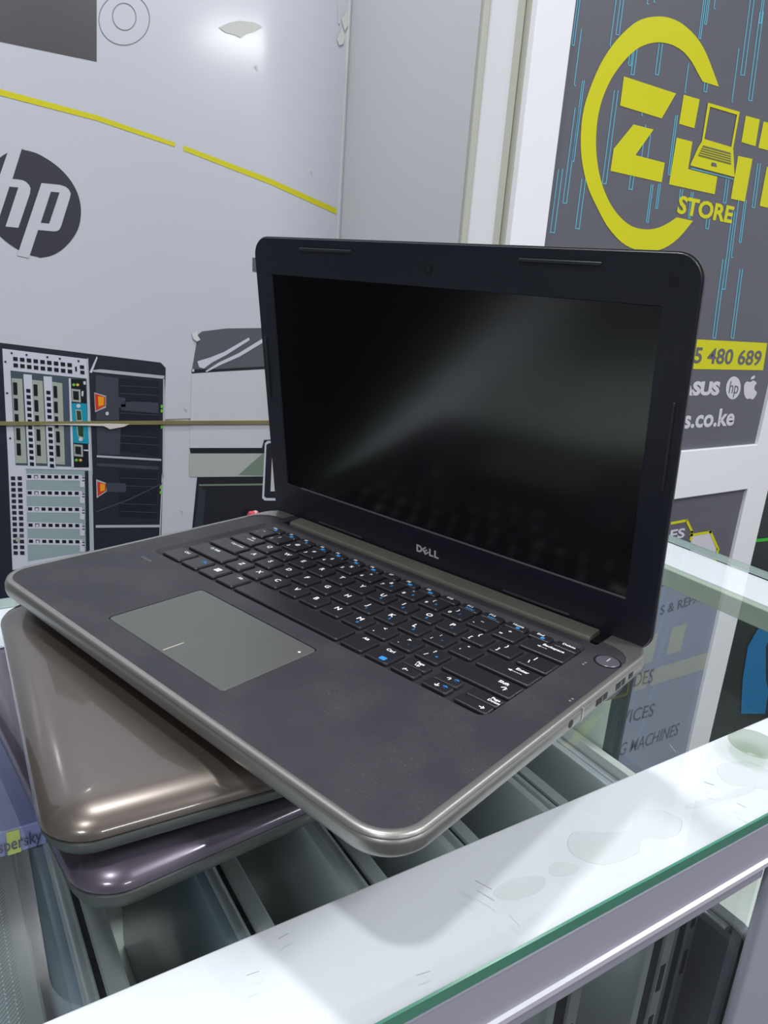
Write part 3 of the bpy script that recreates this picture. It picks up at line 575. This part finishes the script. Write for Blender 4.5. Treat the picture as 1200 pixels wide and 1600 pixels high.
# a flat laptop with pinstriped lid on the shelf
fl = thing('flat_laptop', 'grey laptop with pinstriped lid lying flat inside the counter at the near left', 'laptop', (-.02, -.19, DECK - .200 - .026))
rs = B(); box(rs, -.18, .14, -.32, -.060, SH, DECK - .2265); rs = obj('riser_block', rs, mat('riser_grey', (92, 98, 100), .6)); tag(rs, 'plain grey riser block under the pinstriped flat laptop', 'riser')
pm = mat('pinstripe_lid', (104, 116, 118), .35, .2)
nt = pm.node_tree; tc = nt.nodes.new('ShaderNodeTexCoord'); wv = nt.nodes.new('ShaderNodeTexWave'); wv.inputs['Scale'].default_value = 230; wv.bands_direction = 'DIAGONAL'
rmp = nt.nodes.new('ShaderNodeMix'); rmp.data_type = 'RGBA'; rmp.inputs['A'].default_value = rgb(88, 98, 100); rmp.inputs['B'].default_value = rgb(126, 138, 140)
nt.links.new(tc.outputs['Object'], wv.inputs['Vector']); nt.links.new(wv.outputs['Fac'], rmp.inputs['Factor']); nt.links.new(rmp.outputs['Result'], nt.nodes['Principled BSDF'].inputs['Base Color'])
b = B(); slab(b, -.165, .165, -.125, .140, .012, [(.002, 0), (0, .002), (0, .015), (.001, .016)], n=4); obj('base', b, MC['stored_base_grey'], fl, smooth=True)
b = B(); slab(b, -.165, .165, -.125, .140, .012, [(.001, .0162), (0, .017), (0, .0245), (.0015, .026)], n=4); obj('lid', b, C3, fl, smooth=True)
b = B(); box(b, -.160, .160, .105, .1305, .026, .0262); obj('pinstripe_band', b, pm, fl)
for yy in (.1222, .1268):
    b = B()
    for k in range(100): box(b, -.155 + k * .0031, -.1541 + k * .0031, yy, yy + .0006, .0262, .0263)
    o_ = obj('dotted_line', b, M_ALU, fl); o_['kind'] = 'stuff'
# software box lying on the standing laptops
KZ = DECK - .1295
kb = thing('software_box', 'flat violet software box with a green block, lying on the upright laptops', 'box', (-.057, -.20, KZ))
b = B(); box(b, -.19, 0, -.04, .162, 0, .0165); obj('carton', b, mat('violet_card', (104, 106, 150), .35, coat=.3), kb, bevel=.0008)
KX = Plane(0, -.057)
b = B(); 
ky = KX(12, 1330).y; ky2 = KX(33, 1330).y
box(b, .0003, .0009, ky + .2, ky2 + .2, .0006, .0158); obj('green_block', b, mat('box_lime', (150, 158, 60), .5), kb)
b = B(); w0 = KX(-22, 1345).y + .2; w1 = KX(66, 1318).y + .2
put_text(b, 'kaspersky', (.0013, w0, .004), (.0013, w1, .004), (.0013, w0, .0125), 0, bold=.01); obj('box_lettering', b, mat('box_ink', (32, 34, 60), .5), kb)

# ------------------------------------------------------------------ closed laptops stacked on the glass
def closed(name, label, A, ang, ztop, zbot, lidm, W_=0.333, D_=0.236):
    """A: near outer corner (laptop frame of the open one), ang: direction of the long side there"""
    rr = R(16.5); c, s = math.cos(rr), math.sin(rr); ax, ay = A
    P = Vector((ax * c - ay * s, ax * s + ay * c, 0)); th = R(ang) + rr
    u = Vector((math.cos(th), math.sin(th), 0)); v = Vector((-math.sin(th), math.cos(th), 0))
    cen = P + u * W_ / 2 + v * D_ / 2
    t = thing(name, label, 'laptop', (cen.x, cen.y, DECK + zbot), th)
    H = ztop - zbot; x, y = W_ / 2, D_ / 2
    b = B(); slab(b, -x, x, -y, y, .022, [(.016, .0012), (.008, .0026), (.003, .006), (.0008, .0105), (0.0006, H - .0122), (.0012, H - .0115)], n=8); obj('base_shell', b, M_SHELL, t, smooth=True)
    b = B(); slab(b, -x, x, -y, y, .022, [(.0025, H - .0112), (.0008, H - .0108), (0, H - .0098), (.0006, H - .0080), (.0024, H - .0058), (.0056, H - .0036), (.010, H - .0019), (.015, H - .0008), (.021, H - .0002), (.03, H)], n=8); obj('lid', b, lidm, t, smooth=True)
    for sx in (-1, 1):
        for sy in (-1, 1): b = B(); disc(b, sx * (x - .035), sy * (y - .03), 0, .0016, .006, 14); obj('rubber_foot', b, M_BLACK, t)
    b = B(); n = 10
    rings(b, [[(-.10 + xx, y - .004 + .0035 * math.cos(2 * math.pi * k / n), H - .010 + .0035 * math.sin(2 * math.pi * k / n)) for k in range(n)] for xx in (0, .2)]); obj('hinge_barrel', b, M_BLACK, t)
    return t
closed('closed_laptop', 'closed glossy bronze laptop, upper of the two under the open laptop', (.0520, -.0710), 71.4, -.0195, -.0440, M_BRONZE)
closed('closed_laptop', 'closed glossy bronze laptop, purple reflection painted in, lying on the glass, bottom of the stack', (.0625, -.0620), 79.5, -.0455, -.0718, M_PURPLE)

# ------------------------------------------------------------------ the open laptop
LP = thing('open_laptop', 'open black laptop with grey rim on top of the stack, screen dark', 'laptop', (0, 0, DECK), R(16.5))
HW, DEP = .1665, .239
mm = .001
# deck with openings
b = B()
KX0, KX1, KY0, KY1 = -.1415, .1385, .0985, .2055
def loop3(pts, z): 
    v = [b.verts.new((x, y, z)) for x, y in pts]; return v, [b.edges.new((v[i], v[(i + 1) % len(v)])) for i in range(len(v))]
CR = .022
def outer_loop(i):
    return rrect(-HW + i, HW - i, .001 + i, DEP - i, CR - i, 10)
ol = outer_loop(.0046)
v0, e0 = loop3(ol, 0)
rec = rrect(KX0, KX1, KY0, KY1, .006, 4); v1, e1 = loop3(rec, 0)
padr = rrect(-.0654, .0400, .0219, .0858, .003, 3); v2, e2 = loop3(padr, 0)
tr = rrect(-.134, .1405, .2118, .2335, .001, 1); v3, e3 = loop3(tr, 0)
bmesh.ops.triangle_fill(b, edges=e0 + e1 + e2 + e3, use_beauty=True)
for f in b.faces:
    if f.normal.z < 0: f.normal_flip()
# sloping sides of the key recess
i1 = [b.verts.new((x, y, -.0022)) for x, y in rrect(KX0 + .0035, KX1 - .0008, KY0 + .0012, KY1 - .0045, .004, 4)]
for k in range(len(v1)): b.faces.new((v1[k], v1[(k + 1) % len(v1)], i1[(k + 1) % len(i1)], i1[k]))
i2 = [b.verts.new((x, y, -.0008)) for x, y in padr]
for k in range(len(v2)): b.faces.new((v2[k], v2[(k + 1) % len(v2)], i2[(k + 1) % len(i2)], i2[k]))
i3 = [b.verts.new((x, y, -.006)) for x, y in tr]
for k in range(len(v3)): b.faces.new((v3[k], v3[(k + 1) % len(v3)], i3[(k + 1) % len(i3)], i3[k]))
obj('palm_rest', b, M_DECK, LP)
b = B(); slab(b, KX0 + .003, KX1, KY0 + .0008, KY1 - .004, .004, [(0, -.0030), (0, -.0021)], n=4); obj('keyboard_tray', b, M_TRAY, LP)
b = B(); box(b, -.1345, .141, .2113, .234, -.0075, -.0055); obj('hinge_trough', b, M_BLACK, LP)
# rim and underside
pr = [(.0046, 0), (.0042, .0002), (.0022, .0001), (.0012, -.0004), (.0007, -.0014), (.0009, -.0020), (.0002, -.0027), (0, -.0036), (0, -.0072), (.0006, -.0090), (.0024, -.0110), (.006, -.0130), (.012, -.0152), (.022, -.0160)]
b = B(); rings(b, [[(x, y, z) for x, y in outer_loop(i)] for i, z in pr], cap0=False); obj('base_shell', b, M_RIM, LP, smooth=True)
for sx in (-1, 1):
    for sy in (.04, .205): b = B(); disc(b, sx * .12, sy, -.0192, -.0158, .008, 16); obj('rubber_foot', b, M_BLACK, LP)
# bare metal corners behind the palm rest
for sgn in (1, -1):
    inn = [(.1410, .2185), (.1480, .2178), (.1545, .2150), (.1588, .2105), (.1612, .2050), (.1619, .198)]
    oc = [(p[0], p[1]) for p in outer_loop(.0042)[:11]]          # the back right corner arc
    pts = inn + [(HW - .0042, .198)] + oc + [(.1410, DEP - .0042)]
    b = B(); vs = [b.verts.new((sgn * x, y, .0002)) for x, y in pts]; es = [b.edges.new((vs[i], vs[(i + 1) % len(vs)])) for i in range(len(vs))]
    bmesh.ops.triangle_fill(b, edges=es, use_beauty=True)
    bmesh.ops.solidify(b, geom=b.faces[:], thickness=.0002)
    obj('corner_plate', b, M_RIM, LP)
# touchpad
b = B(); slab(b, -.0649, .0395, .0224, .0853, .0028, [(0, -.0016), (0, -.0003), (.0003, 0)], n=4); pad = obj('touchpad', b, M_PAD, LP)
b = B(); box(b, -.0134, -.0127, .0243, .0370, 0, .00008); obj('touchpad_mark', b, M_PADLINE, pad)
b = B(); disc(b, .0348, .0765, 0, .0001, .0008, 10); obj('touchpad_speck', b, M_LEG, pad)
b = B(); text_at(b, 'Latitude', -.1352, .0858, .0001, .0026, maxw=.0190); obj('model_lettering', b, M_LATI, LP)
# power button
b = B(); disc(b, .1538, .1977, -.001, .0006, .0066, 36, inset=.0004); pw = obj('power_button', b, mat('button_grey', (92, 92, 100), .35, .2), LP, smooth=True)
b = B(); disc(b, .1538, .1977, -.001, .0002, .0076, 36); obj('button_ring', b, M_BLACK, pw)
b = B(); box(b, .1535, .1541, .1965, .2012, .0006, .0008); obj('power_mark', b, mat('mark_silver', (190, 190, 200), .4), pw)
b = B()
for (x, y) in ((.1454, .1837), (.1588, .1435)):
    for k in range(2): box(b, x, x + .0011, y + k * .0026, y + k * .0026 + .0012, 0, .00008)
obj('status_print', b, M_LATI, LP)
b = B(); n = 12
# hinge bar
bar = [(.2165, -.0035), (.2166, -.0008), (.2176, .0006), (.2200, .0012), (.2290, .0016), (.2300, .0005), (.2300, -.0035)]
rings(b, [[(x, y, z) for y, z in bar] for x in (-.1305, .1335)]); obj('hinge_cover', b, M_HINGE, LP, smooth=True)
b = B()
for xa, xb in ((-.1335, -.1308), (.1338, .1400)): box(b, xa, xb, .218, .2325, -.005, -.0015)
obj('hinge_gap', b, M_BLACK, LP)
# ports on the right side
for nm, y0, y1, z0, z1 in (('lock_slot', .1990, .2040, -.0058, -.0030), ('usb_port', .1830, .1940, -.0066, -.0030), ('usb_port', .1600, .1725, -.0066, -.0030)):
    b = B(); box(b, HW - .006, HW + .0002, y0, y1, z0, z1); obj(nm, b, M_BLACK, LP)
b = B(); T = lambda p: (HW - .006 + p[2], p[0], p[1])
disc(b, .1330, -.0048, 0, .0062, .0021, 18, T=T); obj('audio_jack', b, M_BLACK, LP)
for y0 in (.1878, .1655):
    b = B(); box(b, HW - .004, HW + .0004, y0, y0 + .0012, -.0064, -.0032); obj('port_divider', b, mat('port_grey', (110, 110, 112), .4), LP)
b = B(); box(b, HW - .004, HW + .00025, .1445, .1452, -.0085, -.001); obj('trim_seam', b, mat('seam_silver', (205, 205, 205), .3, .6), LP)

# keys
PX = .018615
def key(x0, x1, y0, y1, leg, top=0.0):
    b = B(); slab(b, x0, x1, y0, y1, .0016, [(0, -.0022), (0, -.0008), (.0003, -.0003), (.0008, 0)], n=3)
    for s, u, v, h, mi, w_ in leg:   # u,v = place of lower left in the key (mm), h = cap height mm
        text_at(b, s, x0 + u * mm, y0 + v * mm, .00006, h * mm, mi=mi, bold=.028, maxw=w_ * mm if w_ else None)
    o = obj('key', b, [M_KEY, M_LEG, M_BLUE], LP); return o
kd = .0153
def L1(s): return [(s, 5.8, 7.4, 3.9, 1, None)]
X0k = -.1332
rows = []
y = .1769
num = [('`', '~'), ('1', '!'), ('2', '@'), ('3', '#'), ('4', '$'), ('5', '%'), ('6', '^'), ('7', '&'), ('8', '*'), ('9', '('), ('0', ')'), ('-', '_'), ('=', '+')]
nb = {7: '7', 8: '8', 9: '9', 10: '/'}
for i, (a_, s_) in enumerate(num):
    lg = [(a_, 3.0, 3.2, 2.9, 1, None), (s_, 5.8, 9.0, 2.9, 1, None)]
    if i in nb: lg.append((nb[i], 9.6, 5.4, 2.1, 2, None))
    key(X0k + PX * i, X0k + PX * (i + 1) - .003, y, y + kd, lg)
key(X0k + PX * 13, .1376, y, y + kd, [('Backspace', 10, 10.4, 2.4, 1, 15.5), ('<', 8.2, 6.6, 2.6, 1, None), ('___', 9.6, 8.0, 2.2, 1, 10)])
y = .1587
key(X0k, X0k + PX * 1.5 - .003, y, y + kd, [('Tab', 12, 10.4, 2.3, 1, None), ('<==>', 12, 6.4, 2.4, 1, None)])
ql = 'QWERTYUIOP'; qb = {6: '4', 7: '5', 8: '6', 9: '*'}
for i, ch in enumerate(ql):
    lg = L1(ch)
    if i in qb: lg.append((qb[i], 8.6, 3.8, 2.1, 2, None))
    key(X0k + PX * (1.5 + i), X0k + PX * (2.5 + i) - .003, y, y + kd, lg)
for k, (a_, s_) in enumerate((('[', '{'), (']', '}'))): key(X0k + PX * (11.5 + k), X0k + PX * (12.5 + k) - .003, y, y + kd, [(a_, 4.2, 3.2, 3.0, 1, None), (s_, 6.2, 9.6, 3.0, 1, None)])
key(X0k + PX * 13.5, .1376, y, y + kd, [('\\', 5.0, 3.8, 3.2, 1, None), ('|', 6.6, 9.6, 3.2, 1, None)])
y = .1405
key(X0k, X0k + PX * 1.75 - .003, y, y + kd, [('Caps Lock', 12, 10.4, 2.3, 1, 15)])
for i, ch in enumerate('ASDFGHJKL'):
    lg = L1(ch)
    if ch in 'JKL': lg.append(({'J': '1', 'K': '2', 'L': '3'}[ch], 8.6, 3.8, 2.1, 2, None))
    key(X0k + PX * (1.75 + i), X0k + PX * (2.75 + i) - .003, y, y + kd, lg)
key(X0k + PX * 10.75, X0k + PX * 11.75 - .003, y, y + kd, [(';', 4.0, 3.6, 2.8, 1, None), (':', 5.8, 10.0, 2.8, 1, None), ('-', 10.0, 5.6, 2.4, 2, None)])
key(X0k + PX * 11.75, X0k + PX * 12.75 - .003, y, y + kd, [("'", 4.2, 3.8, 2.8, 1, None), ('"', 5.8, 9.6, 2.8, 1, None)])
key(X0k + PX * 12.75, .1376, y, y + kd, [('Enter', 19.5, 10.2, 2.5, 1, None), ('<', 16.6, 6.2, 2.8, 1, None), ('____', 18, 7.8, 2.4, 1, 12)])
y = .1223
key(X0k, X0k + PX * 2.25 - .003, y, y + kd, [('Shift', 16, 10.4, 2.4, 1, None), ('\u2191', 11.5, 9.2, 3.6, 1, None)])
for i, ch in enumerate('ZXCVBNM'):
    lg = L1(ch)
    if ch == 'M': lg.append(('0', 8.6, 3.8, 2.1, 2, None))
    key(X0k + PX * (2.25 + i), X0k + PX * (3.25 + i) - .003, y, y + kd, lg)
for k, (a_, s_, bb) in enumerate(((',', '<', ''), ('.', '>', '.'), ('/', '?', '+'))):
    lg = [(a_, 4.2, 3.6, 3.0, 1, None), (s_, 6.2, 9.4, 2.8, 1, None)]
    if bb: lg.append((bb, 10.0, 5.6, 2.4, 2, None))
    key(X0k + PX * (9.25 + k), X0k + PX * (10.25 + k) - .003, y, y + kd, lg)
key(X0k + PX * 12.25, .1376, y, y + kd, [('Shift', 29.5, 10.2, 2.5, 1, None), ('\u2191', 33.5, 4.4, 4.0, 1, None)])
y = .1019; bd = .0172
key(-.1348, -.1148, y, y + bd, [('Ctrl', 9, 12.0, 2.4, 1, None)])
key(-.1124, -.0957, y, y + bd, [('Fn', 10, 10.4, 2.8, 2, None)])
k_ = key(-.0931, -.0767, y, y + bd, [])
b = B()
for i in range(2):
    for j in range(2): box(b, -.0868 + i * .0024, -.0847 + i * .0024 , y + .0082 + j * .0024, y + .0103 + j * .0024, 0, .00008)
obj('window_mark', b, M_LEG, k_)
key(-.0741, -.0572, y, y + bd, [('Alt', 8, 12.0, 2.4, 1, None)])
key(-.0548, .0368, y, y + bd, [])
key(.0395, .0556, y, y + bd, [('Alt', 6.2, 12.4, 2.4, 1, None)])
k_ = key(.0582, .0741, y, y + bd, [('Ctrl', 5.2, 12.2, 2.5, 1, None)])
b = B(); slab(b, .0668, .0708, y + .0020, y + .0055, .0005, [(0, 0), (0, .00008)], n=2); obj('menu_mark', b, M_BLUE, k_)
ym = y + .0083
for (xa, xb, low, up) in ((.0768, .0930, [('\u2190', 6, 2.4, 3.0, 1, None)], [('Page', 6.4, 5.0, 2.0, 1, None), ('Up', 7.0, 2.4, 2.0, 1, None)]),
                          (.0975, .1135, [('\u2193', 6.0, 2.6, 3.2, 1, None), ('*', 10.2, 2.0, 4.6, 2, None)], [('\u2191', 6.0, 3.2, 3.0, 1, None), ('*', 10.0, 2.6, 4.6, 2, None)]),
                          (.1180, .1376, [('\u2192', 13.0, 2.4, 3.0, 1, None)], [('Page', 12.6, 5.2, 2.0, 1, None), ('Down', 12.0, 2.6, 2.0, 1, None)])):
    key(xa, xb, y, ym, low)
    key(xa + .0006, xb, ym + .0005, y + bd, up)
fx = [-.1319, -.1133, -.0967, -.0791, -.0629, -.0451, -.0287, -.0113, .0045, .0217, .0384, .0545, .0712, .0883, .1051, .1218, .1395]
fn = ['Esc', 'F1', 'F2', 'F3', 'F4', 'F5', 'F6', 'F7', 'F8', 'F9', 'F10', 'F11', 'F12', 'Home', 'End', 'Delete']
fb = ['o', '\u25a0', '\u2022', '\u25a0', '\u25a0', '\u25a0', '\u25a0', '', '\u25a0\u25a0', '\u25a0', '', 'PrtScr', 'Insert', '\u25a0', '\u25a0', '']
FK = [('#', None)] * 16
yf = .1926; fd = .0078
for i in range(16):
    lg = [(fn[i], 4.2, 4.6, 2.2, 1, 11)]
    if i in (11, 12): lg.append((fb[i], 5.0, 1.4, 1.9, 2, 9))
    kf = key(fx[i], fx[i + 1] - .0022, yf, yf + fd, lg)
    if i in (0, 1, 2, 3, 4, 5, 6, 8, 9, 13, 14):
        b = B(); xc = fx[i] + .0092
        w_ = {0: .0014, 2: .0009, 13: .0012, 14: .0012}.get(i, .0017)
        slab(b, xc - w_, xc + w_, yf + .0013, yf + .0036, .0006, [(0, 0), (0, .00008)], n=2); obj('function_mark', b, M_BLUE, kf)

# ---- lid: built flat in its own frame (x, up the lid, out towards the user) and swung on the hinge
TH = R(82.07)
SU = Vector((0, -math.cos(TH), math.sin(TH))); SN = Vector((0, -math.sin(TH), -math.cos(TH))); HO = Vector((0, .23065, .0020))
LT = lambda p: HO + Vector((p[0], 0, 0)) + SU * p[1] + SN * p[2]
b = B(); slab(b, -.1645, .1645, -.0065, .2155, .0135, [(.006, -.0068), (.002, -.0062), (.0005, -.0048), (0, -.0032), (0, -.0016), (.0004, -.0015)], n=8, T=LT)
lid = obj('lid', b, M_LIDBACK, LP, smooth=True)
# bezel with screen opening
b = B()
bx0, bx1, by0, by1 = -.1467, .1467, .0250, .1900
def lloop(pts, z):
    v = [b.verts.new(LT((x, y, z))) for x, y in pts]; return v, [b.edges.new((v[i], v[(i + 1) % len(v)])) for i in range(len(v))]
va, ea = lloop(rrect(-.1636, .1636, -.0056, .2146, .0128, 8), 0); vb, eb = lloop(rrect(bx0, bx1, by0, by1, .0004, 1), 0)
bmesh.ops.triangle_fill(b, edges=ea + eb, use_beauty=True)
vo, _ = lloop(rrect(-.1640, .1640, -.0060, .2150, .0132, 8), -.0006)
for k in range(len(va)): b.faces.new((va[k], va[(k + 1) % len(va)], vo[(k + 1) % len(vo)], vo[k]))
vi, _ = lloop(rrect(bx0 + .0005, bx1 - .0005, by0 + .0005, by1 - .0005, .0004, 1), -.0009)
for k in range(len(vb)): b.faces.new((vb[k], vb[(k + 1) % len(vb)], vi[(k + 1) % len(vi)], vi[k]))
obj('screen_bezel', b, M_BEZEL, lid)
b = B(); slab(b, bx0 - .001, bx1 + .001, by0 - .001, by1 + .001, .0004, [(0, -.0014), (0, -.0008)], n=1, T=LT); obj('screen', b, M_SCREEN, lid)
b = B(); box(b, -.130, .1462, by0 - .0001, by0 + .0007, -.0008, .0001)
for v in b.verts: v.co = LT(v.co)
obj('screen_edge_strip', b, mat('edge_strip_grey', (120, 120, 128), .35, .3), lid)
def bump(x0, x1, s0, s1):
    b = B(); slab(b, x0, x1, s0, s1, .0008, [(0, 0), (0, .0007), (.0004, .0011)], n=3, T=LT); obj('rubber_bumper', b, M_RUBBER, lid, smooth=True)
bump(-.1142, -.0643, .2072, .2092); bump(.0635, .1130, .2072, .2092)
bump(-.1598, -.1582, .0950, .1435); bump(.1582, .1598, .0950, .1435)
bump(-.1108, -.0635, .0005, .0022); bump(.0640, .1125, .0005, .0022)
b = B(); disc(b, 0, .2003, -.0002, .0002, .0034, 24, T=LT); disc(b, 0, .2003, 0, .0004, .0018, 20, mi=1, T=LT)
obj('webcam', b, [M_BLACK, mat('lens_ring', (50, 50, 62), .2)], lid)
b = B(); disc(b, .1508, .2015, -.0002, .00015, .0028, 20, T=LT); obj('screw_cover', b, mat('screw_cap_black', (18, 19, 25), .35), lid)
b = B()
# brand lettering with the slanted second letter
zl = .0002
tl = lambda s, x, y, h, wd: put_text(b, s, LT((x, y, zl)), LT((x + wd, y, zl)), LT((x, y + h, zl)), 0, bold=.045)
tl('D', -.0098, .0072, .0054, .0052); tl('L', .0016, .0072, .0054, .0040); tl('L', .0062, .0072, .0054, .0040)
V, F, _a = text_tris('E', .04); ca, sa = math.cos(R(38)), math.sin(R(38)); vs = []
for u, v in V:
    X_, Y_ = (u - .5) * .0044, (v - .5) * .0048; vs.append(b.verts.new(LT((-.0018 + X_ * ca - Y_ * sa, .0098 + X_ * sa + Y_ * ca, zl))))
for f in F: b.faces.new([vs[i] for i in f])
obj('brand_lettering', b, M_LOGO, lid)
